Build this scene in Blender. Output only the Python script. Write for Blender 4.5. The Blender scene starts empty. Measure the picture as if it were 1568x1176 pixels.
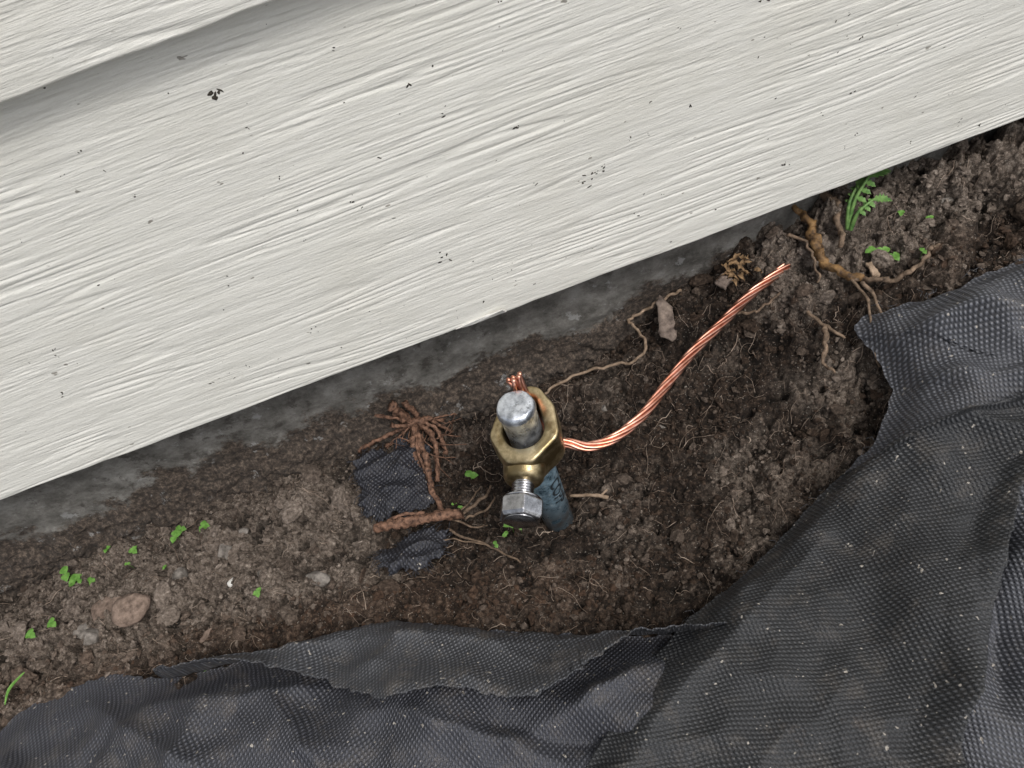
import bpy, math, numpy as np
from mathutils import Matrix, Vector
rng=np.random.default_rng(7)
MM=0.001
# ------------------------------------------------------------------ noise
_perm=rng.permutation(1024)
_ga=rng.random(1024)*2*np.pi
_gx,_gy=np.cos(_ga),np.sin(_ga)
_r1=rng.random(1024);_r2=rng.random(1024);_r3=rng.random(1024)
def pn(x,y,seed=0):
    x=np.asarray(x,float)+seed*17.37; y=np.asarray(y,float)-seed*9.71
    xi=np.floor(x).astype(int); yi=np.floor(y).astype(int)
    fx=x-xi; fy=y-yi
    u=fx*fx*fx*(fx*(fx*6-15)+10); v=fy*fy*fy*(fy*(fy*6-15)+10)
    def gr(i,j,dx,dy):
        h=_perm[(_perm[i&1023]+j)&1023]
        return _gx[h]*dx+_gy[h]*dy
    a=gr(xi,yi,fx,fy); b=gr(xi+1,yi,fx-1,fy)
    c=gr(xi,yi+1,fx,fy-1); d=gr(xi+1,yi+1,fx-1,fy-1)
    return 1.4*((a*(1-u)+b*u)*(1-v)+(c*(1-u)+d*u)*v)
def fbm(x,y,o=4,seed=0,gain=.5):
    r=0;a=1
    for i in range(o):
        r=r+a*pn(x*2**i,y*2**i,seed+i*3); a*=gain
    return r
def clods(x,y,seed=0,dens=.6):
    """lumps: height of randomly sized domes scattered one per cell"""
    x=np.asarray(x,float)+seed*31.7; y=np.asarray(y,float)+seed*13.3
    xi=np.floor(x).astype(int); yi=np.floor(y).astype(int); out=np.zeros(np.broadcast(x,y).shape)
    for i in(-1,0,1):
        for j in(-1,0,1):
            h=_perm[(_perm[(xi+i)&1023]+yi+j)&1023]
            px=xi+i+_r1[h]; py=yi+j+_r2[h]; R=.28+.5*_r3[h]**2
            d=((x-px)**2+(y-py)**2)/R**2
            out=np.maximum(out,np.where(_r1[(h*7)&1023]<dens,R*np.sqrt(np.clip(1-d,0,1)),0))
    return out
def sst(a,b,x):
    t=np.clip((x-a)/(b-a),0,1); return t*t*(3-2*t)
# ------------------------------------------------------------------ mesh helpers (mm in, metres out)
def mk(name,V,F,mat,smooth=True,parent=None,attrs=None):
    V=np.asarray(V,float)*MM
    me=bpy.data.meshes.new(name)
    if isinstance(F,np.ndarray):
        n,k=F.shape
        me.vertices.add(len(V)); me.vertices.foreach_set('co',V.ravel())
        me.loops.add(n*k); me.loops.foreach_set('vertex_index',F.ravel().astype(np.int32))
        me.polygons.add(n); me.polygons.foreach_set('loop_start',(np.arange(n)*k).astype(np.int32))
        me.update(calc_edges=True)
    else:
        me.from_pydata([tuple(v) for v in V],[],F); me.update()
    me.polygons.foreach_set('use_smooth',[smooth]*len(me.polygons))
    if attrs:
        for k_,a in attrs.items():
            at=me.attributes.new(k_,'FLOAT','POINT'); at.data.foreach_set('value',np.asarray(a,np.float32))
    ob=bpy.data.objects.new(name,me); bpy.context.scene.collection.objects.link(ob)
    if mat: me.materials.append(mat)
    if parent: ob.parent=parent
    return ob
def empty(name):
    e=bpy.data.objects.new(name,None); e.empty_display_size=.02
    bpy.context.scene.collection.objects.link(e); return e
def gridF(nr,nc):
    i=np.arange(nr*nc).reshape(nr,nc)
    return np.stack([i[:-1,:-1],i[:-1,1:],i[1:,1:],i[1:,:-1]],-1).reshape(-1,4)
class Acc:
    def __init__(s): s.V=[];s.F=[];s.n=0
    def add(s,V,F):
        s.V.append(np.asarray(V,float)); s.F+= [tuple(int(i)+s.n for i in f) for f in F]; s.n+=len(V)
    def make(s,name,mat,smooth=True,parent=None):
        return mk(name,np.concatenate(s.V),s.F,mat,smooth,parent)
def smooth_path(P,n=8):
    P=np.asarray(P,float); m=len(P); out=[]
    for i in range(m-1):
        p0=P[max(i-1,0)];p1=P[i];p2=P[i+1];p3=P[min(i+2,m-1)]
        for t in np.arange(n)/n:
            out.append(.5*((2*p1)+(-p0+p2)*t+(2*p0-5*p1+4*p2-p3)*t*t+(-p0+3*p1-3*p2+p3)*t**3))
    out.append(P[-1]); return np.array(out)
def frames(P):
    T=np.gradient(P,axis=0); T/=np.linalg.norm(T,axis=1)[:,None]+1e-9
    N=[];ref=np.array([0,0,1.]) if abs(T[0][2])<.9 else np.array([1.,0,0])
    n=ref-T[0]*ref.dot(T[0]); n/=np.linalg.norm(n)
    for t in T:
        n=n-t*n.dot(t); n/=np.linalg.norm(n)+1e-9; N.append(n)
    N=np.array(N); return T,N,np.cross(T,N)
def tube(acc,P,r,sides=6,cap=True,rough=0.,seed=0):
    P=np.asarray(P,float); T,N,B=frames(P); m=len(P)
    r=np.broadcast_to(r,(m,)) if np.ndim(r)<=1 else r
    a=np.arange(sides)/sides*2*np.pi
    R=np.repeat(r[:,None],sides,1)
    if rough: R=R*(1+rough*pn(np.arange(m)[:,None]*.3+seed,a[None]*1.1,seed)+rough*.5*rng.normal(0,.5,(m,sides)))
    V=P[:,None]+R[...,None]*(np.cos(a)[None,:,None]*N[:,None]+np.sin(a)[None,:,None]*B[:,None])
    F=[]
    for i in range(m-1):
        for j in range(sides):
            k=(j+1)%sides; F.append((i*sides+j,i*sides+k,(i+1)*sides+k,(i+1)*sides+j))
    if cap: F.append(tuple(range(sides))[::-1]); F.append(tuple((m-1)*sides+j for j in range(sides)))
    acc.add(V.reshape(-1,3),F)
# ------------------------------------------------------------------ materials
class NT:
    def __init__(s,name):
        s.m=bpy.data.materials.new(name); s.m.use_nodes=True; s.t=s.m.node_tree
        s.b=s.t.nodes['Principled BSDF']; s.co=s.t.nodes.new('ShaderNodeTexCoord').outputs['Object']
    def n(s,ty,**k):
        x=s.t.nodes.new(ty)
        for a,b in k.items(): setattr(x,a,b)
        return x
    def l(s,a,b): s.t.links.new(a,b)
    def set(s,i,v):
        if hasattr(v,'links'): s.l(v,s.b.inputs[i])
        else: s.b.inputs[i].default_value=v
    def map(s,sc=(1,1,1),rot=(0,0,0)):
        x=s.n('ShaderNodeMapping'); x.inputs['Scale'].default_value=sc; x.inputs['Rotation'].default_value=rot
        s.l(s.co,x.inputs['Vector']); return x.outputs[0]
    def noise(s,scale,detail=4,rough=.55,vec=None,dist=0):
        x=s.n('ShaderNodeTexNoise'); x.inputs['Scale'].default_value=scale; x.inputs['Detail'].default_value=detail
        x.inputs['Roughness'].default_value=rough; x.inputs['Distortion'].default_value=dist
        s.l(vec or s.co,x.inputs['Vector']); return x.outputs['Fac']
    def ramp(s,f,stops):
        x=s.n('ShaderNodeValToRGB'); e=x.color_ramp.elements
        while len(e)<len(stops): e.new(.5)
        for i,(p,c) in enumerate(stops):
            e[i].position=p; e[i].color=(*c,1) if len(c)==3 else c
        s.l(f,x.inputs[0]); return x.outputs[0]
    def fr(s,f,a,b,lo=0.,hi=1.):
        x=s.n('ShaderNodeMapRange'); 
        for i,v in zip(('From Min','From Max','To Min','To Max'),(a,b,lo,hi)): x.inputs[i].default_value=v
        s.l(f,x.inputs['Value']); return x.outputs[0]
    def mix(s,f,a,b,mode='MIX'):
        x=s.n('ShaderNodeMix',data_type='RGBA',blend_type=mode)
        for i,v in ((0,f),(6,a),(7,b)):
            if hasattr(v,'links'): s.l(v,x.inputs[i])
            else: x.inputs[i].default_value=v if i==0 else (*v,1)
        return x.outputs[2]
    def math(s,op,a,b=0.):
        x=s.n('ShaderNodeMath',operation=op)
        for i,v in ((0,a),(1,b)):
            if hasattr(v,'links'): s.l(v,x.inputs[i])
            else: x.inputs[i].default_value=v
        return x.outputs[0]
    def attr(s,name):
        x=s.n('ShaderNodeAttribute',attribute_name=name); return x.outputs['Fac']
    def bump(s,h,dist,strength=1.,nrm=None):
        x=s.n('ShaderNodeBump'); x.inputs['Distance'].default_value=dist; x.inputs['Strength'].default_value=strength
        s.l(h,x.inputs['Height'])
        s.l(x.outputs[0],s.b.inputs['Normal']); return x.outputs[0]
def soil_mat():
    m=NT('soil'); n1=m.noise(380,5,.78); n2=m.noise(60,3); n3=m.noise(1500,2)
    dark=m.ramp(n1,[(.33,(.004,.0025,.0018)),(.47,(.020,.013,.009)),(.58,(.060,.041,.029)),(.72,(.20,.145,.108))])
    dry=m.ramp(n1,[(.33,(.030,.023,.018)),(.47,(.125,.098,.078)),(.58,(.26,.213,.174)),(.72,(.46,.40,.34))])
    red=m.ramp(n1,[(.33,(.010,.005,.003)),(.5,(.060,.036,.023)),(.68,(.22,.145,.10))])
    tone=m.math('ADD',m.attr('tone'),m.fr(n2,.3,.7,-.4,.4)); tone=m.fr(tone,.1,.85)
    c=m.mix(tone,dark,dry)
    rd=m.fr(m.math('ADD',m.attr('red'),m.fr(n2,.3,.7,-.25,.25)),.2,1.0)
    c=m.mix(rd,c,red)
    cv=m.math('MULTIPLY',m.attr('cav_shade'),.85); c=m.mix(cv,c,(.004,.003,.002))  # painted shade: soil colour darkened in pits and between clods
    sp=m.fr(m.noise(900,1,.5),.69,.73); c=m.mix(m.math('MULTIPLY',sp,.6),c,(.42,.38,.33))
    m.set('Base Color',c); m.set('Roughness',.88); m.set('Specular IOR Level',.3)
    m.bump(m.math('ADD',n1,m.math('MULTIPLY',n3,.5)),.0018,1.)
    return m.m
def crumb_mat(name='soil_crumb',force=None):
    m=NT(name); n1=m.noise(500,4,.72); v=m.attr('rnd')
    a=m.ramp(n1,[(.3,(.010,.006,.004)),(.55,(.045,.030,.021)),(.75,(.14,.10,.073))])
    b=m.ramp(n1,[(.3,(.06,.047,.038)),(.55,(.21,.17,.14)),(.75,(.42,.365,.31))])
    rr=m.ramp(n1,[(.3,(.02,.010,.006)),(.7,(.13,.08,.053))])
    t=m.fr(m.math('ADD',m.attr('tone'),m.fr(v,0,1,-.45,.4)),.1,.9)
    c=m.mix(t,a,b); c=m.mix(m.fr(m.math('ADD',m.attr('red'),m.fr(v,0,1,.3,-.3)),.2,1.),c,rr)
    m.set('Base Color',c); m.set('Roughness',.9); m.set('Specular IOR Level',.25); m.bump(n1,.0012,1.); return m.m
def fabric_mat(name,rot,tint=1.,dustamt=1.,pitch=.0022,blue=1.):
    m=NT(name); vec=m.map((1,1,1),(0,0,math.radians(rot)))
    wn=m.n('ShaderNodeTexNoise'); wn.inputs['Scale'].default_value=22; wn.inputs['Detail'].default_value=2; m.l(vec,wn.inputs['Vector'])
    vm=m.n('ShaderNodeVectorMath',operation='MULTIPLY_ADD'); m.l(wn.outputs['Color'],vm.inputs[0]); vm.inputs[1].default_value=(.008,.008,0); m.l(vec,vm.inputs[2])
    sx=m.n('ShaderNodeSeparateXYZ'); m.l(vm.outputs[0],sx.inputs[0])
    w=2*math.pi/pitch
    a=m.math('SINE',m.math('MULTIPLY',sx.outputs[0],w)); b=m.math('SINE',m.math('MULTIPLY',sx.outputs[1],w*.8))
    ab=m.math('MULTIPLY',a,b)
    h=m.math('ADD',m.math('MULTIPLY',ab,.6),m.math('ADD',m.math('MULTIPLY',m.math('ABSOLUTE',a),.4),m.math('MULTIPLY',m.math('ABSOLUTE',b),.2)))
    big=m.noise(14,4); med=m.noise(70,5,.7); fine=m.noise(1800,2)
    T=tint; B=blue
    base=m.mix(m.fr(h,-.15,.9),(.007*T,.0073*T,.0085*T*B),(.100*T,.104*T,.116*T*B))
    base=m.mix(m.fr(big,.35,.65,0,.3),base,(.07*T,.073*T,.082*T*B))
    dust=m.fr(m.math('ADD',med,m.math('MULTIPLY',fine,.22)),.62,.84,0,.42*dustamt)
    c=m.mix(dust,base,(.17,.15,.132))
    mud=m.fr(m.noise(26,6,.75),.63,.76,0,.45*dustamt); c=m.mix(mud,c,(.105,.078,.06))
    sp=m.fr(m.noise(420,1,.5),.725,.76); c=m.mix(sp,c,(.38,.35,.31))
    m.set('Base Color',c); m.set('Roughness',.5); m.set('Specular IOR Level',.5)
    m.bump(m.math('ADD',h,m.math('MULTIPLY',fine,.5)),.0007,.9); return m.m
def siding_mat():
    m=NT('painted_siding'); st=m.map((9,9,130)); g=m.noise(10,5,.6,vec=st); f=m.noise(700,3)
    c=m.mix(m.fr(g,.3,.7),(.745,.735,.67),(.81,.80,.745))
    d=m.fr(m.noise(14,4,.6),.48,.75,0,.4); c=m.mix(d,c,(.63,.61,.53))
    sp=m.fr(m.noise(330,2,.5,vec=m.map((.5,1,1))),.735,.765,0,.75); c=m.mix(sp,c,(.16,.14,.11))
    ed=m.fr(m.noise(90,5,.75),.66,.8,0,.4); c=m.mix(ed,c,(.42,.38,.30))
    m.set('Base Color',c); m.set('Roughness',.42); m.set('Specular IOR Level',.4)
    m.bump(m.math('ADD',m.math('MULTIPLY',g,1.),m.math('MULTIPLY',f,.35)),.0006,.6); return m.m
def concrete_mat():
    m=NT('concrete'); n=m.noise(45,7,.75); f=m.noise(420,5,.78); v=m.noise(24,7,.72)
    c=m.ramp(n,[(.35,(.085,.08,.07)),(.5,(.20,.19,.172)),(.65,(.33,.32,.295))])
    sx=m.n('ShaderNodeSeparateXYZ'); m.l(m.co,sx.inputs[0])
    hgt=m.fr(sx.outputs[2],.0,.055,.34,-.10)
    mudc=m.ramp(f,[(.35,(.012,.008,.006)),(.5,(.055,.04,.03)),(.65,(.19,.145,.11))])
    mud=m.fr(m.math('ADD',v,hgt),.53,.60,0,.95); c=m.mix(mud,c,mudc)
    white=m.fr(m.noise(80,6,.75),.60,.64,0,.6); c=m.mix(white,c,(.42,.42,.41))
    st=m.fr(m.noise(55,6,.75),.56,.62,0,.65); c=m.mix(st,c,(.05,.042,.035))
    top_shade=m.fr(sx.outputs[2],.05,.095,0,.45); c=m.mix(top_shade,c,(.06,.055,.048))  # shade below the siding edge painted into the concrete colour
    m.set('Base Color',c); m.set('Roughness',.9); m.bump(m.math('ADD',n,m.math('MULTIPLY',f,.8)),.0018,1.); return m.m
def simple(name,c1,c2,scale=400,rough=.7,metal=0.,bump=.0003,mapsc=None,lo=.35,hi=.65,spec=.4):
    m=NT(name); vec=m.map(mapsc) if mapsc else None
    n=m.noise(scale,5,.65,vec=vec); m.set('Base Color',m.mix(m.fr(n,lo,hi),c1,c2))
    m.set('Roughness',rough); m.set('Metallic',metal); m.set('Specular IOR Level',spec); m.bump(n,bump,.7); return m.m
M_soil=soil_mat(); M_crumb=crumb_mat(); M_sid=siding_mat(); M_conc=concrete_mat()
M_root=simple('root_bark_red',(.045,.022,.014),(.28,.155,.10),420,.75,bump=.0012)
M_rootY=simple('root_bark_ochre',(.05,.028,.015),(.33,.19,.075),170,.7,bump=.0012)
M_rootB=simple('root_bark_brown',(.06,.04,.026),(.27,.19,.13),300,.75,bump=.001)
M_vine=simple('dry_rootlet',(.16,.11,.07),(.38,.28,.2),300,.8)
M_fine=simple('fine_root',(.15,.10,.07),(.50,.40,.32),120,.8)
M_leaf=simple('green_leaf',(.08,.20,.03),(.18,.36,.08),500,.45)
M_weed=simple('weed_leaf',(.06,.15,.035),(.19,.33,.10),300,.5)
M_bark=simple('dead_bark',(.08,.06,.05),(.28,.22,.18),250,.9,bump=.001)
M_deadleaf=simple('dead_leaf',(.10,.06,.03),(.36,.23,.12),300,.8)
M_speck=simple('black_speck',(.012,.010,.008),(.06,.05,.035),300,.8)
M_white=simple('white_flake',(.62,.61,.57),(.78,.77,.73),300,.6)
M_stone=simple('stone',(.10,.088,.076),(.31,.28,.25),300,.9,bump=.0015)
M_pink=simple('red_stone',(.11,.078,.06),(.29,.215,.17),300,.9,bump=.0015)
M_brass=simple('brass',(.27,.205,.105),(.68,.56,.35),95,.38,1.,.0006,lo=.4,hi=.6)
M_steel=simple('zinc_bolt',(.28,.28,.29),(.60,.60,.62),300,.25,1.,.0002)
M_copper=simple('copper',(.60,.24,.15),(.93,.52,.40),140,.34,1.,.00015)
M_ink=simple('stamp_ink',(.01,.015,.02),(.03,.035,.04),300,.6)
def rod_mat():
    m=NT('galvanized_rod'); n=m.noise(160,5,.7); k=m.noise(110,4,.7); sx=m.n('ShaderNodeSeparateXYZ'); m.l(m.co,sx.inputs[0])
    up=m.fr(m.math('ADD',sx.outputs[2],m.fr(n,.3,.7,-.006,.006)),.070,.078)
    lo=m.mix(m.fr(n,.4,.6),(.05,.085,.11),(.22,.32,.39)); hi=m.mix(m.fr(n,.4,.6),(.40,.43,.48),(.78,.82,.88))
    hi=m.mix(m.fr(k,.54,.60,0,.7),hi,(.13,.14,.16))
    scr=m.fr(m.noise(260,4,.7),.60,.66,0,.7); lo=m.mix(scr,lo,(.42,.47,.5))
    dirt=m.fr(sx.outputs[2],.004,.03,.9,0); c=m.mix(up,lo,hi); c=m.mix(m.math('MULTIPLY',dirt,m.fr(n,.35,.55)),c,(.04,.028,.02))
    m.set('Base Color',c); m.set('Metallic',m.fr(up,0,1,.15,.85)); m.set('Roughness',m.fr(n,.3,.7,.22,.42)); m.bump(n,.0005,.6); return m.m
M_rod=rod_mat()
# ------------------------------------------------------------------ terrain
CP=np.array([(-296,29,0),(-238,28,0),(-157,23,0),(-67,25,0),(45,18,0),(71,22,5),(102,15,50),(164,22,62),(236,21,65),(294,16,65),(-272,-25,10),(-197,-26,8),(-122,-22,5),(-70,-43,5),(-4,-67,0),(-25,-23,-5),(58,-48,-8),(75,-9,5),(112,-54,0),(133,-8,30),(111,2,20),(172,-20,55),(149,-48,30),(149,-83,20),(107,-100,5),(65,-116,5),(15,-114,5),(228,-22,62),(263,-30,65),(173,-48,55),(-295,-73,25),(-226,-72,25),(-158,-83,25),(-94,-93,22),(-34,-118,20),(22,-141,15),(89,-132,20),(157,-91,45),(186,-65,58),(240,-64,65),(190,-108,60),(140,-147,45),(131,-204,50),(66,-177,40),(6,-183,40),(-72,-155,40),(-188,-129,40),(67,-225,50),(121,-244,55)],float)
def g(x,y,sg=24.):
    x=np.asarray(x,float); y=np.asarray(y,float); num=0; den=0
    for cx,cy,cz in CP:
        d=(x-cx)**2+(y-cy)**2
        w=np.exp(-d/(2*sg*sg))+1e-9/(1e-3+d); num=num+w*cz; den=den+w
    return num/den
def tone_red(x,y):
    n=fbm(x/45,y/45,3,40)
    left=sst(-60,-150,x)*sst(-84,-60,y)*(.55+.45*sst(18,-8,y)); right=sst(135,175,x)*sst(-35,-15,y)
    slope=.3*sst(50,90,x)*sst(-30,-60,y)
    tone=np.clip(1.1*left+.95*right+.12+slope+.55*n,0,1.15)
    rim=np.exp(-((y+95+(x+80)*.18)/22.)**2)*sst(60,-20,x)
    red=np.clip(.6*rim+.35*sst(150,220,x)*sst(-10,-40,y)+.2*n,0,1)
    return tone,red
def H2(x,y):
    x=np.asarray(x,float); y=np.asarray(y,float)
    z=g(x,y)
    near=sst(500,360,np.abs(x))*sst(-600,-300,y)
    tone,_=tone_red(x,y)
    rug=.85+.6*tone+.6*sst(100,170,x)
    n1=fbm(x/24,y/24,2,1)*4.6
    wx=2.5*pn(x/8,y/8,91)+1.1*pn(x/2.7,y/2.7,93); wy=2.5*pn(x/8,y/8,92)+1.1*pn(x/2.7,y/2.7,94)
    n2=fbm((x+wx)/10.5,(y+wy)/10.5,5,5,.64)*2.2
    n3=-np.abs(pn((x+wx)/13,(y-wy)/13,8))*3.4+1.
    pit=-sst(.22,.6,pn((x-wy)/6.5,(y+wx)/6.5,12))
    c1=clods((x+wx)/17,(y+wy)/17,1,.6)*17*.66*sst(-.4,.2,pn(x/55,y/55,71)+.35*tone)
    c2=clods((x+wx*.8)/7,(y+wy*.8)/7,2,.65)*7*.66
    c3=clods((x+wx*.5)/3.1,(y+wy*.5)/3.1,3,.6)*3.1*.6
    loc_=n2+n3+3.2*pit+np.maximum(c1,c2)*.9+c3-2.7
    z=z+near*(n1+rug*loc_)
    cav_shade=np.clip(-loc_/5.5-.1,0,1)
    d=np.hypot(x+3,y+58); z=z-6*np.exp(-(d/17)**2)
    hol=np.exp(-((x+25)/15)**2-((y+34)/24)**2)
    z=z-25*hol; cav_shade=np.clip(cav_shade+.55*hol,0,1)  # hollow left of rod: shadow and damp soil both painted into the mask
    z=z-11*np.exp(-((x-14)/16)**2-((y+30)/16)**2)
    z=z-18*np.exp(-((x-155)/12)**2-((y+84)/22)**2)
    z=z-14*np.exp(-((x+305)/22)**2-((y-12)/14)**2)
    return z,cav_shade
def H(x,y): return H2(x,y)[0]
def axis(lo,hi,step,far):
    c=np.arange(lo,hi+step,step); d=step;p=hi
    ex=[];
    while p<far: d*=1.25; p=p+d; ex.append(p)
    ex=np.array(ex); return np.concatenate([(lo-(ex-hi))[::-1],c,ex])
xs=axis(-345,345,.85,30000); ys=axis(-165,36,.85,30000)
X,Y=np.meshgrid(xs,ys)
Z,CV=H2(X,Y); TN,RD=tone_red(X,Y)
mk('ground',np.stack([X,Y,Z],-1).reshape(-1,3),gridF(len(ys),len(xs)),M_soil,True,None,{'tone':TN.ravel(),'red':RD.ravel(),'cav_shade':CV.ravel()})
def ico(sub):
    import bmesh
    bm=bmesh.new(); bmesh.ops.create_icosphere(bm,subdivisions=sub,radius=1)
    V=np.array([v.co[:] for v in bm.verts]); F=np.array([[v.index for v in f.verts] for f in bm.faces]); bm.free(); return V,F
I1=ico(1);I2=ico(2);I3=ico(3)
def blobs(base,x,y,z,r,rough=.3,squash=.75):
    V,F=base; n=len(x)
    sc=1+rng.normal(0,.26,(n,1,3)); 
    P=V[None]*np.ones((n,len(V),1))
    for k in range(5 if len(V)>20 else 2):
        nn=rng.normal(0,1,(n,1,3)); nn/=np.linalg.norm(nn,axis=2,keepdims=True); h=rng.uniform(.35,.8,(n,1,1))
        q=(P*nn).sum(2,keepdims=True); P=P-nn*np.maximum(q-h,0)
    P=P*sc*(1+rough*rng.normal(0,.35,(n,len(V),1))*(1 if len(V)<100 else .25))
    a=rng.random(n)*2*np.pi; ca,sa=np.cos(a)[:,None],np.sin(a)[:,None]
    P=np.stack([P[...,0]*ca-P[...,1]*sa,P[...,0]*sa+P[...,1]*ca,P[...,2]*squash],-1)*r[:,None,None]+np.stack([x,y,z],-1)[:,None]
    FF=(F[None]+np.arange(n)[:,None,None]*len(V)).reshape(-1,3)
    return P.reshape(-1,3),FF
def crumbs(n,rlo,rsc,base,cond=None,rough=.45):
    x=rng.uniform(-345,345,n); y=rng.uniform(-165,24,n)
    cl=pn(x/30,y/30,60)+rng.random(n); k=cl>.25
    if cond is not None: k&=cond(x,y)
    x,y=x[k],y[k]; r=np.minimum(rlo+rng.exponential(rsc,len(x)),rlo+4*rsc)
    z=H(x,y)+r*.15
    V,F=blobs(base,x,y,z,r,rough); t,rd=tone_red(x,y); m=len(base[0])
    return V,F,np.repeat(t,m),np.repeat(rd,m),np.repeat(rng.random(len(x)),m)
parts=[crumbs(36000,.32,.38,I1),crumbs(3800,.9,.65,I2),
       crumbs(1100,1.7,1.3,I3,lambda x,y:((x<-70)|(x>110))&(y>-90),.8)]
off=0;Vs=[];Fs=[];A=[[],[],[]]
for V,F,t,rd,rn in parts:
    Vs.append(V);Fs.append(F+off);off+=len(V);A[0].append(t);A[1].append(rd);A[2].append(rn)
mk('soil_crumbs',np.concatenate(Vs),np.concatenate(Fs),M_crumb,False,None,{'tone':np.concatenate(A[0]),'red':np.concatenate(A[1]),'rnd':np.concatenate(A[2])})
def stone(name,x,y,r,mat,sq=.7):
    V,F=blobs(I3,np.array([float(x)]),np.array([float(y)]),H(np.array([x]),np.array([y]))+r*.05,np.array([float(r)]),.3,sq)
    mk(name,V,F,mat)
stone('white_pebble',-179,-36,2.8,M_white,.7)
for x,y,r,mt in [(-157,-41,6,M_stone),(-182,-20,7,M_stone),(-206,-23,5,M_stone),(-266,-35,8,M_stone),(-255,-44,7,M_stone),(-248,-27,8,M_pink),(-226,-38,9,M_pink),(-186,-71,4,M_pink),(-128,-57,4.5,M_stone),(-141,14,3,M_stone),(44,-12,3,M_stone),(68,-35,2.4,M_stone),(-170,-8,4,M_stone),(-194,-12,4,M_stone),(240,-5,4,M_stone)]:
    stone('stone',x,y,r,mt,.55)
acc=Acc()
for i in range(1050):
    x,y=rng.uniform(-335,330),rng.uniform(-140,20)
    if x<60 and rng.random()<.3: continue
    L=rng.uniform(5,26); k=9; a=rng.random()*6.28; P=[]; kink=rng.uniform(.2,.9)
    for j in range(k):
        P.append((x,y)); a+=rng.normal(0,kink); x+=math.cos(a)*L/k; y+=math.sin(a)*L/k
    P=np.array(P); y_=np.minimum(P[:,1],21)
    z=H(P[:,0],y_)+.5+np.abs(np.sin(np.linspace(0,3.1,k)))*rng.uniform(0,2.5)-.4
    r=rng.choice([.12,.18,.30],p=[.5,.36,.14])
    tube(acc,np.stack([P[:,0],y_,z],-1),np.linspace(r,r*.4,k),3,False)
acc.make('fine_roots',M_fine)
# ------------------------------------------------------------------ siding wall
wall=empty('clapboard_siding_wall')
LEAN=11.
def grain(x,z,sd):
    z=z+x*.012
    wx=fbm(x/240,z/38,2,sd)*1.5
    n=z/3.6+wx
    r1=1-np.abs(pn(x/95+sd,n*.9,sd+1))*2.2
    r2=1-np.abs(pn(x/52,z/1.7+wx*1.2,sd+4))*2.2
    m=.12+.88*sst(-.3,.45,fbm(x/90,z/24,2,sd+9))
    m2=.2+.8*sst(-.25,.4,fbm(x/70,z/16,2,sd+19))
    return -(sst(.55,1,r1)*.60*m+sst(.55,1,r2)*.30*m2)+.24*fbm(x/60,z/7,3,sd+30)
def board(i,fine):
    z0=93+178*i
    if fine:
        fx=axis(-350,350,1.2,2500); fx=fx[np.abs(fx)<2600]
        fz=np.concatenate([[0.,.15,.5,1.0,1.6],np.arange(2.1,186,.5)])
    else: fx=np.linspace(-2600,2600,200); fz=np.array([0,.5,1.5,3,60,120,186.])
    Xg,Zg=np.meshgrid(fx,fz)
    hh=grain(Xg,Zg+i*300,3+i*7) if fine else 0
    edge=.9*fbm(Xg/35,Xg*0,3,77+i) if fine else 0
    Yb=Zg/186*LEAN
    rnd=np.clip(1-Zg/1.6,0,1)**2*1.5
    Yv=Yb-hh*.75*sst(0,2.5,Zg)+rnd
    Zv=z0+Zg
    if fine:
        lift=edge*np.clip(1-Zg/4,0,1)
        if i==0:
            ch=sst(-17,-8,Xg)*sst(7.5,5.5,Xg)*(1.6+.9*pn(Xg/3,Xg*0,5))
            lift=lift+ch*np.clip(1-Zg/6,0,1)
        Zv=Zv+lift
    back=np.stack([fx,np.full_like(fx,12.4),Zv[0]],-1)[None]
    V=np.concatenate([back,np.stack([Xg,Yv,Zv],-1)]).reshape(-1,3)
    mk('siding_board_%d'%(i+1),V,gridF(len(fz)+1,len(fx)),M_sid,True,wall)
for i in range(13): board(i,i<2)
def box(name,x0,x1,y0,y1,z0,z1,mat,parent=None):
    V=[(x,y,z) for x in(x0,x1) for y in(y0,y1) for z in(z0,z1)]
    F=[(0,1,3,2),(4,6,7,5),(0,4,5,1),(2,3,7,6),(0,2,6,4),(1,5,7,3)]
    return mk(name,V,F,mat,False,parent)
box('sheathing',-2600,2600,12.6,130,95.5,2430,M_bark,wall)
acc=Acc()
def sidY(x,z):
    zz=z-93.; i=0
    while zz>178: zz-=178;i+=1
    return zz/186*LEAN-float(grain(np.array([x]),np.array([zz+i*300]),3+i*7)[0])*.75
def speck(x,z,r,n=3,spread=1.2):
    for k in range(n):
        V,F=I2; a=rng.normal(0,.9)+.2; q=V*np.array([rng.uniform(.7,2.2),.35,rng.uniform(.4,1.)])*r*rng.uniform(.5,1.1)
        q=q*(1+.3*rng.normal(0,1,(len(V),1))*.5)
        R=np.array([[math.cos(a),0,-math.sin(a)],[0,1,0],[math.sin(a),0,math.cos(a)]])
        px,pz=x+rng.normal(0,spread),z+rng.normal(0,spread)
        acc.add(q@R.T+np.array([px,sidY(px,pz)-.05,pz]),F)
for x,z,r,n,s in [(-60,245,1.0,5,1.),(3,222,.9,2,.7),(11,207,.5,3,1.4),(37,191,.6,3,1.6),(61,153,.55,9,2.8),(67,155,.4,5,1.8),(107,171,.5,2,1),(175,174,.4,2,.6),(79,123,.4,2,1),(151,120,.5,5,1.6),(-75,126,.5,4,1.6),(-110,122,.5,2,2.2),(-33,184,.45,4,2),(-10,141,.45,5,1.9),(1,105,.6,2,.8),(-129,119,.4,2,1),(105,205,.4,2,.8),(141,204,.45,3,1)]:
    speck(x,z,r,n,s)
for i in range(190):
    x,z=rng.uniform(-330,330),rng.uniform(97,268)
    speck(x,z,rng.choice([.22,.32,.46]),int(rng.integers(1,3)),.6)
acc.make('dirt_specks',M_speck)
acc=Acc()
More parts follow.
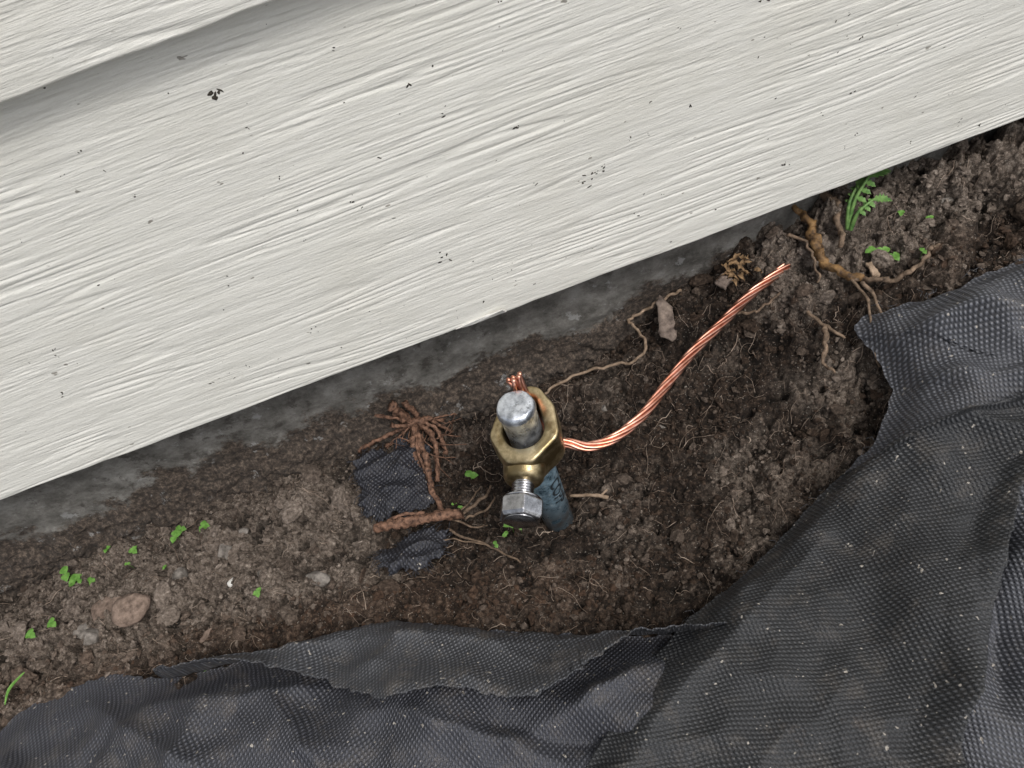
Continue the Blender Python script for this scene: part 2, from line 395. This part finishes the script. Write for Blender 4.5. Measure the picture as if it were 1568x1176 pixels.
P=np.array([(-16,0,94.5),(-9,-.9,96.3),(-1,-1.2,97.2),(5,-2.2,98.2),(8,-3.2,99.6),(9.5,-2.6,96.6),(6.5,-1.5,95.6),(0,-.8,94.9),(-8,-.5,94.0)],float)
acc.add(np.concatenate([P,P+np.array([0,.7,0])]),[tuple(range(9)),tuple(range(17,8,-1))]+[(i,i+9,(i+1)%9+9,(i+1)%9) for i in range(9)])
acc.make('paint_flake',M_white,False)
# ------------------------------------------------------------------ foundation
fx=axis(-345,345,1.3,2500); fx=fx[np.abs(fx)<2600]; fz=np.concatenate([[-400,-100],np.arange(-20,95,1.3)])
Xg,Zg=np.meshgrid(fx,fz)
skirt=sst(30,0,Zg+9*pn(Xg/30,Zg*0,31)+6*fbm(Xg/9,Zg/9,3,32))
Yf=24.5+1.5*fbm(Xg/60,Zg/30,3,21,.5)+(.3+2.*skirt)*fbm(Xg/8,Zg/6,5,25,.65)-7*skirt-1.6*skirt*clods(Xg/6,Zg/6,5,.6)*3
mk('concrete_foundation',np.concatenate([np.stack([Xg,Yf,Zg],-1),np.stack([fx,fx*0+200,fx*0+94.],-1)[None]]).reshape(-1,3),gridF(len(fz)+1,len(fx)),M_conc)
# ------------------------------------------------------------------ landscape fabric
def resample(P,n,jit=0,seed=0):
    P=smooth_path(np.array([(a,b,0) for a,b in P],float),12)[:,:2]
    d=np.r_[0,np.cumsum(np.hypot(*np.diff(P,axis=0).T))]; t=np.linspace(0,d[-1],n)
    Q=np.stack([np.interp(t,d,P[:,0]),np.interp(t,d,P[:,1])],-1)
    if jit:
        Q[:,0]+=jit*fbm(t/9,t*0,5,seed,.6); Q[:,1]+=jit*fbm(t/9,t*0+5,5,seed+3,.6)
    return Q
def resample_lin(P,n):
    P=np.array(P,float); d=np.r_[0,np.cumsum(np.hypot(*np.diff(P,axis=0).T))]; t=np.linspace(0,d[-1],n)
    return np.stack([np.interp(t,d,P[:,0]),np.interp(t,d,P[:,1])],-1)
def loft(E,O,nt,pw=1.):
    t=np.linspace(0,1,nt)**pw
    G=E[None]*(1-t)[:,None,None]+O[None]*t[:,None,None]
    return G[...,0],G[...,1],np.repeat(t[:,None],len(E),1)
fab=empty('landscape_fabric')
def crease(x,y,ax,ay,bx,by,w,h,p=1.3):
    vx,vy=bx-ax,by-ay; L=math.hypot(vx,vy); vx/=L; vy/=L
    u=(x-ax)*vx+(y-ay)*vy; v=-(x-ax)*vy+(y-ay)*vx+2.2*pn(u/18,u*0,int(abs(ax))%50)
    env=sst(-8,12,u)*sst(L+10,L-25,u)
    return h*env*np.exp(-np.abs(v/w)**p)
def wr(x,y,sd):
    a=fbm(x/75+.35*pn(x/40,y/40,sd+5),y/75,2,sd)*9
    b=(1-np.abs(pn(x/60+y/130,y/48-x/150,sd+8))*2.2)*5
    c=(1-np.abs(pn(x/24,y/24+x/50,sd+14))*2.2)*2.2+pn(x/9,y/9,sd+20)*.5
    return a+b+c
def cloth(name,X,Y,Z,mat):
    ob=mk(name,np.stack([X,Y,Z],-1).reshape(-1,3),gridF(*X.shape),mat,True,fab)
    s=ob.modifiers.new('thick','SOLIDIFY'); s.thickness=.0006; s.offset=1
    return ob
M_fA=fabric_mat('woven_fabric_lower',18,1.0,1.,.0022,1.07); M_fFlap=fabric_mat('woven_fabric_flap',32,1.25,1.4)
M_fC=fabric_mat('woven_fabric_right',-24,1.7,.5,.0022,1.02); M_fB=fabric_mat('woven_fabric_top',-38,.68,1.0,.0022,.97)
def foldsA(x,y):
    return 1.15*(crease(x,y,-250,-80,-170,-150,7,8)+crease(x,y,-150,-115,-110,-190,6,8)+crease(x,y,-90,-150,-30,-190,6,8)+crease(x,y,-215,-100,-120,-125,5,6)
       +crease(x,y,-20,-170,25,-162,5,10)+crease(x,y,-285,-95,-240,-150,6,7)-crease(x,y,-60,-165,10,-200,6,7))
def zA(X,Y,T): return g(X,Y)+4+4*sst(0,.03,T)+sst(0,.06,T)*(wr(X,Y,50)+5+foldsA(X,Y))*.9
E=resample([(-760,-95),(-500,-90),(-315,-86),(-295,-83),(-276,-73),(-244,-73),(-230,-75),(-212,-84),(-191,-91),(-162,-92),(-133,-94),(-98,-97),(-70,-110),(-47,-121),(-8,-135),(31,-150),(60,-156)],620,1.5,3)
O=resample_lin([(-900,-700),(-300,-720),(100,-700)],620)
XA,YA,TA=loft(E,O,240,1.6); cloth('lower_sheet',XA,YA,zA(XA,YA,TA),M_fA)
E=resample([(-205,-87),(-191,-91.5),(-162,-92.5),(-133,-94.5),(-98,-97.5),(-70,-110.5),(-47,-121.5),(-8,-135.5),(31,-150),(48,-156)],330,1.0,13)
O=resample([(-200,-90),(-181,-94),(-162,-100),(-138,-112),(-118,-126),(-94,-144),(-70,-148),(-37,-164),(-18,-160),(1,-152),(19,-149),(48,-160)],330,1.8,17)
X_,Y_,T_=loft(E,O,60)
base_=g(X_,Y_)+8+sst(0,.25,T_)*(wr(X_,Y_,50)+5+foldsA(X_,Y_))*.9
zf=base_+1.5+(7+7*sst(-60,-10,X_))*sst(.25,1,T_)*(1+.5*pn(X_/25,Y_*0,6))+sst(0,.2,T_)*1.2*fbm(X_/28,Y_/28,3,90)
zf-=3.0*np.clip(1-T_/.08,0,1)**2
cloth('folded_flap',X_,Y_,zf,M_fFlap)
def foldsC(x,y):
    return (crease(x,y,170,-52,300,-100,8,12)+crease(x,y,178,-72,290,-135,7,11)+crease(x,y,165,-92,250,-150,7,10)+crease(x,y,150,-104,215,-160,5,8)
        +crease(x,y,200,-60,215,-150,8,8)+crease(x,y,172,-60,176,-100,5,7)-crease(x,y,225,-62,330,-85,6,8)-crease(x,y,160,-160,120,-230,5,9)+crease(x,y,172,-170,135,-235,6,9)
        +crease(x,y,235,-60,260,-140,7,9)-crease(x,y,150,-98,260,-125,5,6))
def zC(X,Y,T): return g(X,Y)+4+7*sst(0,.02,T)+sst(0,.05,T)*(wr(X,Y,150)*.7+5+foldsC(X,Y))
E=resample([(0,-420),(2,-300),(3,-205),(34,-168),(95,-130),(124,-113),(145,-105),(155,-98),(166,-81),(168,-70),(166,-54),(173,-47),(194,-53),(208,-57),(245,-57),(288,-55),(420,-50),(760,-50)],640,1.6,23)
O=resample_lin([(10,-720),(160,-720),(500,-700),(900,-650),(900,-200)],640)
XC,YC,TC=loft(E,O,260,1.6); cloth('right_sheet',XC,YC,zC(XC,YC,TC),M_fC)
Lf=resample([(-110,-420),(-70,-270),(-40,-203),(-24,-192),(-3,-176),(31,-150),(65,-138),(94,-125),(122,-113),(137,-117)],360,1.1,33)
Rf=resample([(60,-440),(76,-290),(98,-236),(114,-219),(137,-195),(161,-169),(182,-152),(240,-132)],360,1.0,37)
X_,Y_,T_=loft(Lf,Rf,190)
S_=np.repeat(np.linspace(0,1,360)[None],190,0)
full=g(X_,Y_)+11+wr(X_,Y_,150)*.7+5+np.maximum(foldsC(X_,Y_),-2)
zb=g(X_,Y_)+9+sst(0,.16,T_)*np.maximum(full-g(X_,Y_)-9,2)+3+1.3*fbm(X_/30,Y_/45,3,170)+9*sst(.86,1,T_)*(1+.5*pn(Y_/30,Y_*0,8))+4.5*sst(.965,1.,S_)+crease(X_,Y_,0,-190,110,-135,7,4)
cloth('top_flap',X_,Y_,zb,M_fB)
acc=Acc()
for Ed in (E,Lf):
    for i in range(130):
        p=Ed[rng.integers(0,len(Ed))]
        if not(-60<p[0]<330): continue
        a=rng.uniform(0,6.28); L=rng.uniform(2,6); z=float(g(p[0],p[1]))+8
        tube(acc,[(p[0],p[1],z),(p[0]+L*.5*math.cos(a),p[1]+L*.5*math.sin(a),z+1),(p[0]+L*math.cos(a+.6),p[1]+L*math.sin(a+.6),z-.5)],.14,3,False)
acc.make('loose_threads',M_fC,True,fab)
# ------------------------------------------------------------------ ground rod
rod=empty('ground_rod'); RX,RY=-2.,-62.
prof=[(0,109.2),(4,109.2),(6.9,109.0),(7.7,108.5),(8.3,107.4),(8.6,105.8),(8.5,104.2),(8.05,102.6),(7.95,90),(7.95,60),(7.95,20),(7.95,-70)]
ns=64; V=[];F=[]
for k,(r,z) in enumerate(prof):
    for j in range(ns):
        a=j/ns*2*np.pi; rr=r*(1+.04*pn(j/9.,k*.3,3)*(z>101)); V.append((RX+rr*math.cos(a),RY+rr*math.sin(a),z+.4*pn(r*math.cos(a)/4,r*math.sin(a)/4,9)*(z>106)))
for k in range(len(prof)-1):
    for j in range(ns): F.append((k*ns+j,(k+1)*ns+j,(k+1)*ns+(j+1)%ns,k*ns+(j+1)%ns))
mk('rod_shaft',V,F,M_rod,True,rod)
try:
    cu=bpy.data.curves.new('stamp','FONT'); cu.body='COPP'; cu.size=9.5; cu.offset=.16; tmp=bpy.data.objects.new('stamp',cu)
    bpy.context.scene.collection.objects.link(tmp); bpy.context.view_layer.update()
    me=bpy.data.meshes.new_from_object(tmp.evaluated_get(bpy.context.evaluated_depsgraph_get()))
    bpy.data.objects.remove(tmp)
    for v in me.vertices:
        u,w=v.co.x,v.co.y
        a=math.radians(-52)+(w-3.4)/8.1
        v.co=Vector((RX+8.15*math.cos(a),RY+8.15*math.sin(a),46-u))*MM
    me.materials.append(M_ink); o=bpy.data.objects.new('stamped_text',me); bpy.context.scene.collection.objects.link(o); o.parent=rod
except Exception as ex: print(ex)
# ------------------------------------------------------------------ clamp
cl=empty('grounding_clamp')
ang=math.radians(247); D=np.array([math.cos(ang),math.sin(ang)]); Ev=np.array([-D[1],D[0]])
def loc(d,e,z):
    dz=-math.sin(math.radians(7))*d+math.sin(math.radians(5))*e
    return (RX+D[0]*d+Ev[0]*e,RY+D[1]*d+Ev[1]*e,z+dz)
def hull(circ,n=128):
    out=[]
    for j in range(n):
        a=j/n*2*np.pi; u=np.array([math.cos(a),math.sin(a)])
        c_,e_,r_=max(circ,key=lambda q:u[0]*q[0]+u[1]*q[1]+q[2]); out.append((c_+r_*u[0],e_+r_*u[1]))
    P=np.array(out+out[:1]); d=np.r_[0,np.cumsum(np.hypot(*np.diff(P,axis=0).T))]; t=np.linspace(0,d[-1],n+1)[:-1]
    return np.stack([np.interp(t,d,P[:,0]),np.interp(t,d,P[:,1])],-1)
# boxy body: flat flanks, blunt shoulders beside the boss, rounded back
outer=hull([(3.5,10.2,6.4),(3.5,-8.2,6.4),(-6,8.2,6.),(-6,-6.2,6.),(-11.5,2.4,7.),(12.5,3.5,5.2),(12.5,-3.5,5.2)]); inner=hull([(1.6,.6,9.4),(-10.,2.0,4.0)])
zc=83.; hh=10.
def ring(pts,z,shr): 
    c=np.array([-1.,.8]); q=pts-c; n_=np.linalg.norm(q,axis=1)[:,None]; return [loc(p[0],p[1],z) for p in c+q*(n_+shr)/n_]
rings=[]
for pts,z,s in [(outer,zc-hh+1.2,0),(outer,zc-hh*.5,.2),(outer,zc+hh*.5,.2),(outer,zc+hh-1.3,.1),(outer,zc+hh-.4,-.25),(outer,zc+hh,-1.0),(inner,zc+hh,.9),(inner,zc+hh-.4,.3),(inner,zc+hh-1.1,0),(inner,zc-hh+1.3,0),(inner,zc-hh,.9),(outer,zc-hh,-1.2),(outer,zc-hh+.5,-.3)]:
    rings.append(ring(pts,z,s))
n=128; V=np.array([p for r in rings for p in r]); V+=.3*np.stack([pn(V[:,0]/5,V[:,2]/5,1),pn(V[:,1]/5,V[:,2]/5,2),pn(V[:,0]/5,V[:,1]/5,3)],-1); F=[]
for k in range(len(rings)):
    k2=(k+1)%len(rings)
    for j in range(n): F.append((k*n+j,k*n+(j+1)%n,k2*n+(j+1)%n,k2*n+j))
mk('clamp_body',V,F,M_brass,True,cl)
def lathe(name,pr,mat,sides=40,cap=True,phase=0.,smooth=True,zoff=-1.):
    V=[];F=[]
    for d,r in pr:
        for j in range(sides):
            a=j/sides*2*np.pi+phase; V.append(loc(d,r*math.cos(a),zc+zoff+r*math.sin(a)))
    for k in range(len(pr)-1):
        for j in range(sides): F.append((k*sides+j,k*sides+(j+1)%sides,(k+1)*sides+(j+1)%sides,(k+1)*sides+j))
    if cap: F+=[tuple(range(sides))[::-1],tuple((len(pr)-1)*sides+j for j in range(sides))]
    return mk(name,V,F,mat,smooth,cl)
lathe('threaded_boss',[(13,9.6),(17,9.5),(19.6,9.0),(21.0,8.2),(21.8,7.2),(22.,6.0),(22.,4.6)],M_brass)
pr=[]; d=10.
while d<31: pr+=[(d,4.2),(d+.4,5.0),(d+.8,4.2)]; d+=1.25
lathe('bolt_thread',pr,M_steel)
lathe('bolt_washer_face',[(29.0,5),(29.2,8.6),(29.9,8.6)],M_steel)
hx=lathe('bolt_head',[(30.0,9.4),(30.8,10.2),(37.2,10.2),(38.8,9.1)],M_steel,6,True,math.radians(12),False)
bv=hx.modifiers.new('b','BEVEL'); bv.width=.0006; bv.segments=2
lathe('bolt_head_face',[(38.8,7.5),(39.2,7.0)],M_steel)
# ------------------------------------------------------------------ copper wire
wire=empty('copper_wire')
wc=loc(-11.2,1.8,0)
path=[(wc[0]-2.5,wc[1]+3,108),(wc[0]-.8,wc[1]+.6,101),(wc[0],wc[1],84),(wc[0]+1.0,wc[1]-1.5,72),(wc[0]+3.5,wc[1]-5.5,64),(15.4,-60,59.5),(23.6,-64,57),(35.9,-64.0,56),(53.6,-56.4,54),(70.3,-44.3,52),(89.8,-30.6,50),(113.1,-17.7,48),(132.7,-6.8,46),(159.8,3.5,45),(166,5,44)]
C0=smooth_path(path,40); dd=np.r_[0,np.cumsum(np.linalg.norm(np.diff(C0,axis=0),axis=1))]
tt=np.arange(0,dd[-1],.8); C1=np.stack([np.interp(tt,dd,C0[:,i]) for i in range(3)],-1)
for it in range(3): C1[1:-1]=(C1[:-2]+C1[1:-1]*2+C1[2:])/4
T,N,B=frames(C1); acc=Acc(); tube(acc,C1,.9,6)
for k in range(6):
    a=k/6*2*np.pi+tt/62*2*np.pi+.22*pn(tt/30,tt*0+k*3,8)
    sp=1+rng.uniform(.2,1.3)*sst(9,0,tt)+.10*pn(tt/22,tt*0+k,4)+.5*sst(dd[-1]-6,dd[-1],tt)*rng.random()
    rr=(1.7*sp)[:,None]
    P=C1+rr*(np.cos(a)[:,None]*N+np.sin(a)[:,None]*B)
    P[:8]+=np.outer(np.linspace(1,0,8)**2,[rng.normal(0,1.4),rng.normal(0,1.4),rng.uniform(-1,5)])
    e=len(P)-int(rng.integers(0,5)); tube(acc,P[:e],.92,8)
acc.make('wire_strands',M_copper,True,wire)
# ------------------------------------------------------------------ roots, sticks
def gpath(pts,off,n=8,wob=0,seed=0):
    P=smooth_path(np.array([(p[0],p[1],p[2]) for p in pts],float),n)
    P[:,2]=g(P[:,0],P[:,1])+P[:,2]
    if wob:
        t=np.arange(len(P)); P+=wob*np.stack([pn(t*.22,t*0,seed),pn(t*.22,t*0+4,seed),pn(t*.22,t*0+9,seed)],-1)
    return P
acc=Acc()
tube(acc,gpath([(15,7,6),(30,8,8),(52,4,9),(68,-2,9),(76,1,11),(75,14,11),(73,20,12),(83,20,10),(93,19,10),(104,18,8)],0,12,1.6,3),.85,6,rough=.3)
acc.make('thin_root',M_vine)
acc=Acc()
P=gpath([(171,26,6),(173,12,7),(172,5,7),(170,-3,7),(170,-14,8),(179,-30,6)],0,14,2.6,8); k=len(P)
tube(acc,P,np.r_[np.linspace(1.2,2.9,k//2),np.linspace(2.9,1.6,k-k//2)],10,rough=.6)
acc.make('ochre_root',M_rootY)
acc=Acc()
tube(acc,gpath([(177,-27,6),(184,-35,7),(193,-40,8),(203,-40,10),(208,-36,12),(212,-36,12)],0,12,1.6,9),np.linspace(1.5,.7,61),8,rough=.5)
tube(acc,gpath([(187,24,6),(187,12,8),(184,0,8),(180,-8,5)],0,12,2.2,12),np.linspace(2.1,1.1,37),8,rough=.6)
tube(acc,gpath([(179,-32,7),(180,-42,5),(179,-52,3)],0,8,1.,14),np.linspace(1.2,.5,17),6,rough=.3)
tube(acc,gpath([(162,-20,9),(166,-10,8),(166,2,8),(161,12,8)],0,10,2.,13),np.linspace(.6,1.0,31),6,rough=.4)
tube(acc,gpath([(175,-20,6),(176,-40,7),(170,-60,6),(168,-70,0)],0,10,2.,23),np.linspace(.9,.5,31),6,rough=.4)
acc.make('brown_root',M_rootB)
acc=Acc()
tube(acc,gpath([(155,-42,7),(151,-51,9),(146,-58,8),(148,-66,10)],0,10,1.5,18),np.linspace(1.5,.6,31),7,rough=.4)
tube(acc,gpath([(152,-30,6),(155,-42,8),(160,-52,6)],0,10,1.5,19),np.linspace(1.0,.7,21),7,rough=.3)
tube(acc,gpath([(124,-8,6),(130,-13,8),(138,-14,8),(146,-12,6)],0,10,1.5,20),np.linspace(.9,.6,31),6,rough=.3)
tube(acc,gpath([(122,-2,6),(130,-6,8),(136,-5,7),(150,-4,8)],0,10,1.5,21),np.linspace(.7,.4,31),6,rough=.3)
acc.make('curled_root',M_rootB)
acc=Acc()
SR=[([(-97,20,3),(-84,18,6),(-70,17,9),(-55,14,8)],1.2),([(-66,20,34),(-64,20,24),(-62,20,14),(-60,16,11)],2.4),([(-59,20,32),(-57,20,22),(-56,19,12),(-58,17,10)],1.5),
([(-60,20,11),(-60,5,11),(-59,-12,10),(-60,-28,9),(-58,-44,4)],1.9),([(-59,18,10),(-63,4,9),(-65,-6,8),(-64,-16,5)],2.4),([(-56,14,9),(-52,2,9),(-54,-12,8),(-57,-24,7)],1.5),
([(-49,-6,3),(-48,4,7),(-51,11,10),(-58,18,12),(-50,15,8),(-42,8,2)],1.1),([(-72,20,16),(-66,20,12),(-58,18,12),(-50,18,8),(-44,16,3)],1.2),([(-80,12,3),(-70,14,6),(-62,16,10)],.9),([(-62,19,16),(-70,20,24),(-76,20,30)],1.2),
([(-63,16,12),(-56,15,13),(-50,15,12)],2.0),([(-57,19,9),(-44,20,8),(-36,19,6)],.6),([(-61,19,12),(-61,4,12),(-62,-10,10),(-61,-22,7)],1.0)]
for i,(p,r) in enumerate(SR):
    P=gpath(p,0,12,1.0,30+i)
    P[:,1]=np.minimum(P[:,1],16.)
    tube(acc,P,r*np.linspace(1.1,.75,len(P)),9,rough=.75,seed=i)
for i in range(34):
    a=rng.uniform(0,6.28); x0,y0=-60+rng.normal(0,8),8+rng.normal(0,8); L=rng.uniform(8,20)
    p=[(x0,y0,9+rng.normal(0,2)),(x0+L*.5*math.cos(a),y0+L*.5*math.sin(a),9+rng.normal(0,2)),(x0+L*math.cos(a+.3),y0+L*math.sin(a+.3),4)]
    P=gpath(p,0,6,.6,70+i); P[:,1]=np.minimum(P[:,1],16.)
    tube(acc,P,rng.uniform(.18,.42),4)
acc.make('root_stub',M_root)
acc=Acc()
P=gpath([(-92,-45,15),(-82,-47,15),(-72,-48,14),(-60,-49,13),(-48,-50,11)],0,14,.8,51)
tube(acc,P,np.linspace(2.4,2.7,len(P)),14,rough=.5)
tube(acc,gpath([(-84,-44,16),(-76,-44,17),(-66,-46,15)],0,10,.5,52),.9,7,rough=.4)
acc.make('broken_stick',M_root)
acc=Acc()
for i,(p,r) in enumerate([([(-58,-54,5),(-52,-62,7),(-43,-69,6),(-35,-78,6),(-27,-88,5)],.8),([(-50,-50,8),(-41,-46,9),(-33,-42,8),(-30,-36,6)],1.1),([(-48,-52,7),(-42,-52,9),(-34,-50,8),(-30,-44,8)],.8),([(-54,-50,6),(-44,-58,6),(-38,-58,4)],.7),([(-50,-48,8),(-40,-40,8),(-36,-34,5)],.6),([(-62,-60,5),(-50,-66,7),(-40,-72,6)],.5)]):
    tube(acc,gpath(p,0,8,1.2,i*9),np.linspace(r,r*.6,8*(len(p)-1)+1),6,rough=.4)
acc.make('small_roots',M_rootB)
acc=Acc(); P=gpath([(8,-59,6),(17,-63,8),(26,-68,8)],0,8,.6,5); tube(acc,P,np.linspace(.8,1.1,len(P)),7,rough=.3)
tube(acc,gpath([(22,-66,8),(27,-64,10)],0,6),.6,6); acc.make('twig',M_vine)
def chip(name,pts,off,mat,th=1.2,tilt=0.):
    pts=np.array(pts,float)
    P=np.concatenate([pts,pts[:1]]); d=np.r_[0,np.cumsum(np.hypot(*np.diff(P,axis=0).T))]; n=26; t=np.linspace(0,d[-1],n+1)[:-1]
    pts=np.stack([np.interp(t,d,P[:,0]),np.interp(t,d,P[:,1])],-1)+rng.normal(0,.35,(n,2))
    c=pts.mean(0); z0=g(c[0],c[1])+off
    R=[]
    for s,h in [(1,-th),(1.03,-th*.5),(1,0),(.6,.5),(.25,.3)]:
        q=c+(pts-c)*s; R+=[(p[0],p[1],z0+(p[1]-c[1])*tilt+h+.9*pn(p[0]/2.5,p[1]/6,4)*(h>=0)) for p in q]
    F=[]
    for k in range(4):
        for j in range(n): F.append((k*n+j,k*n+(j+1)%n,(k+1)*n+(j+1)%n,(k+1)*n+j))
    F+=[tuple(range(n))[::-1],tuple(4*n+j for j in range(n))]
    return mk(name,R,F,mat,True)
chip('bark_chip',[(89,16),(92,19),(96,13),(95,6),(92,-4),(88,-3),(84,1),(87,9)],11,M_bark,1.5,.5)
chip('wood_chip',[(183,-26),(186,-26),(187,-33),(184,-34)],9,M_vine,1.,.5)
chip('bark_chip',[(120,10),(126,14),(130,9),(124,5)],10,M_bark,1.5,.3)
acc=Acc()
for i in range(22):
    a=rng.uniform(0,6.28); L=rng.uniform(3,8); x0,y0=133+rng.normal(0,3.4),11+rng.normal(0,3.4); z0=float(g(x0,y0))+7+rng.uniform(0,3)
    pts=[];w=rng.uniform(.6,1.6)
    for t in np.linspace(0,1,6):
        for s in(-1,0,1): pts.append((x0+math.cos(a)*L*t-math.sin(a)*s*w*math.sin(3.1*t+.05)+rng.normal(0,.25),y0+math.sin(a)*L*t+math.cos(a)*s*w*math.sin(3.1*t+.05)+rng.normal(0,.25),z0+abs(s)*.9+2*math.sin(3*t)+rng.normal(0,.5)))
    acc.add(pts,[tuple(f) for f in gridF(6,3)])
acc.make('dead_leaf',M_deadleaf)
# ------------------------------------------------------------------ seedlings and weed
acc=Acc()
def leaf(acc,x,y,z,a,L,w,up=.3,n=8,lobed=0):
    pts=[]
    for i,t in enumerate(np.linspace(0,1,n)):
        ww=w*math.sin(math.pi*min(1,.04+t*.97)**.8)*(1-lobed*(i%2))
        for s in(-1,0,1): pts.append((x+math.cos(a)*(L*t+lobed*abs(s)*ww*.5)-math.sin(a)*s*ww,y+math.sin(a)*(L*t+lobed*abs(s)*ww*.5)+math.cos(a)*s*ww,z+up*L*t-.35*L*t*t+abs(s)*ww*.25))
    acc.add(pts,[tuple(f) for f in gridF(n,3)])
for x,y,s in [(-274,6,1.7),(-270,1,1.5),(-235,6,1.),(-247,9,.8),(-204,-2,1.3),(-202,3,1.1),(-191,3,1.2),(-40,-22,1.4),(-27,-60,1.2),(-23,-62,.9),(197,-18,1.3),(201,-22,1.1),(193,-14,1.),(-275,-27,1.1),(-281,-34,1.1),(-259,-5,1.),(-264,-3,.9),(-158,-57,.9),(-37,-72,.7),(-186,-88,.8),(-50,-41,.6),(-52,-38,.6),(-31,-64,.8),(-215,-14,.5),(210,-30,.8),(-238,-2,.6),(225,-12,.7),(214,-4,.7)]:
    z=float(H(np.array([x]),np.array([y]))[0]); a=rng.uniform(0,6.28); h=4*s
    if z<g(x,y)-8: h+=8
    tube(acc,[(x,y,z-1),(x+.4,y,z+h*.6),(x+.4,y-.3,z+h)],.25*s,5)
    for k in range(int(rng.integers(2,4))): leaf(acc,x+.4,y-.3,z+h,a+k*2.3+rng.normal(0,.3),3.3*s,1.6*s)
acc.make('seedlings',M_leaf)
acc=Acc()
z0=float(g(190,2))+3
for (ax,ay,az),(bx,by,bz),L,w in [((188,0,z0),(201,9,z0+22),14,4.6),((188,0,z0),(196,10,z0+17),10,3.6),((189,-1,z0),(200,1,z0+14),10,3.4)]:
    P=smooth_path([(ax,ay,az),((ax+bx)/2-2,(ay+by)/2,(az+bz)/2+3),(bx,by,bz)],10); P[:,1]=np.minimum(P[:,1],14); tube(acc,P,np.linspace(1.3,.7,21),6)
    dr=math.atan2(by-ay,bx-ax)-.5
    leaf(acc,*P[-1],dr,L,w,.1,13,.5)
    for j in (11,14,17):
        for s in(-1,1): leaf(acc,*P[j],dr+s*.9,L*.4,w*.5,.1,7,.4)
acc.make('weed_plant',M_weed)
acc=Acc()
P=gpath([(-289,-70,7),(-285,-64,11),(-279,-57,11)],0,8); V=[];
for i,p in enumerate(P):
    w=1.1*math.sin(math.pi*(.12+.8*i/len(P))); V+=[(p[0]-w*.6,p[1]+w*.6,p[2]),(p[0],p[1],p[2]-.3),(p[0]+w*.6,p[1]-w*.6,p[2])]
acc.add(V,[tuple(f) for f in gridF(len(P),3)]); acc.make('grass_blade',M_leaf)
# ------------------------------------------------------------------ fabric scraps (torn, crumpled)
M_scr=fabric_mat('woven_fabric_scrap',12,.62,.35,.0024,1.12)
thr=Acc()
def scrap(c0,sx,sy,rot,zo,seed,amp):
    u=np.linspace(-1,1,130); U,Vv=np.meshgrid(u,u)
    Ux=U*np.sqrt(1-.12*Vv*Vv); Vx=Vv*np.sqrt(1-.12*U*U); th=np.arctan2(Vv,U); R=np.maximum(np.abs(U),np.abs(Vv))
    tear=1+R**3*(.20*fbm(np.cos(th)*1.6,np.sin(th)*1.6,5,seed,.7))
    x=Ux*sx*tear; y=Vx*sy*tear
    x=x+2.*fbm(x/14,y/14,2,seed+40); y=y+2.*fbm(x/14,y/14,2,seed+44)
    ca,sa=math.cos(rot),math.sin(rot); Xs=c0[0]+x*ca-y*sa; Ys=c0[1]+x*sa+y*ca
    rg=(1-np.abs(pn(Xs/22+Ys/40,Ys/13-Xs/50,seed+5))*2.4)
    Zs=g(Xs,Ys)+zo+amp*1.2*pn(Xs/20,Ys/20,seed)+amp*rg-4*R**4+.4*pn(Xs/4,Ys/4,seed+3)
    ob=mk('fabric_scrap',np.stack([Xs,Ys,Zs],-1).reshape(-1,3),gridF(130,130),M_scr); s=ob.modifiers.new('t','SOLIDIFY'); s.thickness=.0006
    for k in range(46):
        i=int(rng.integers(0,130)); sd=rng.integers(0,4); ii=[(0,i),(129,i),(i,0),(i,129)][sd]
        p=np.array([Xs[ii],Ys[ii],Zs[ii]]); dv=p-np.array([c0[0],c0[1],p[2]]); dv/=np.linalg.norm(dv)+1e-6; L=rng.uniform(2,6)
        a=rng.normal(0,.6); dv=np.array([dv[0]*math.cos(a)-dv[1]*math.sin(a),dv[0]*math.sin(a)+dv[1]*math.cos(a),0])
        tube(thr,[p-dv,p+dv*L*.5+[0,0,.6],p+dv*L+[0,0,-.6+rng.normal(0,.8)]],.22,3,False)
scrap((-79,-15),20,24,math.radians(-6),10,210,2.6)
scrap((-77,-62),16,11,math.radians(8),9,230,3.2)
thr.make('scrap_threads',M_scr)
# ------------------------------------------------------------------ light, world, camera
az,el=math.radians(-150),math.radians(60)
sd=Vector((-math.cos(el)*math.sin(az),math.cos(el)*math.cos(az),math.sin(el)))
L=bpy.data.lights.new('sun','SUN'); L.energy=1.5; L.angle=math.radians(16); L.color=(1,.97,.93)
lo=bpy.data.objects.new('sun',L); lo.rotation_euler=sd.to_track_quat('Z','Y').to_euler(); lo.location=sd*3; bpy.context.scene.collection.objects.link(lo)
w=bpy.data.worlds.new('World'); bpy.context.scene.world=w; w.use_nodes=True; nt=w.node_tree
sk=nt.nodes.new('ShaderNodeTexSky'); sk.sky_type='NISHITA'; sk.sun_disc=False; sk.sun_elevation=el; sk.sun_rotation=math.atan2(sd.x,sd.y)
sk.dust_density=4; sk.air_density=1.
hs=nt.nodes.new('ShaderNodeHueSaturation'); hs.inputs['Saturation'].default_value=.3
nt.links.new(sk.outputs[0],hs.inputs['Color']); nt.links.new(hs.outputs[0],nt.nodes['Background'].inputs[0]); nt.nodes['Background'].inputs[1].default_value=.145
cam=bpy.data.cameras.new('camera'); cam.sensor_width=36; cam.lens=1300/1568*36; cam.clip_start=.01; cam.clip_end=200
co=bpy.data.objects.new('camera',cam); bpy.context.scene.collection.objects.link(co)
co.matrix_world=Matrix.Translation((0,-.26,.407))@Matrix.Rotation(math.radians(35),4,'X')@Matrix.Rotation(math.radians(-20.5),4,'Z')
bpy.context.scene.camera=co
vs=bpy.context.scene.view_settings; vs.view_transform='Standard'; vs.look='None'; vs.exposure=0; vs.gamma=1
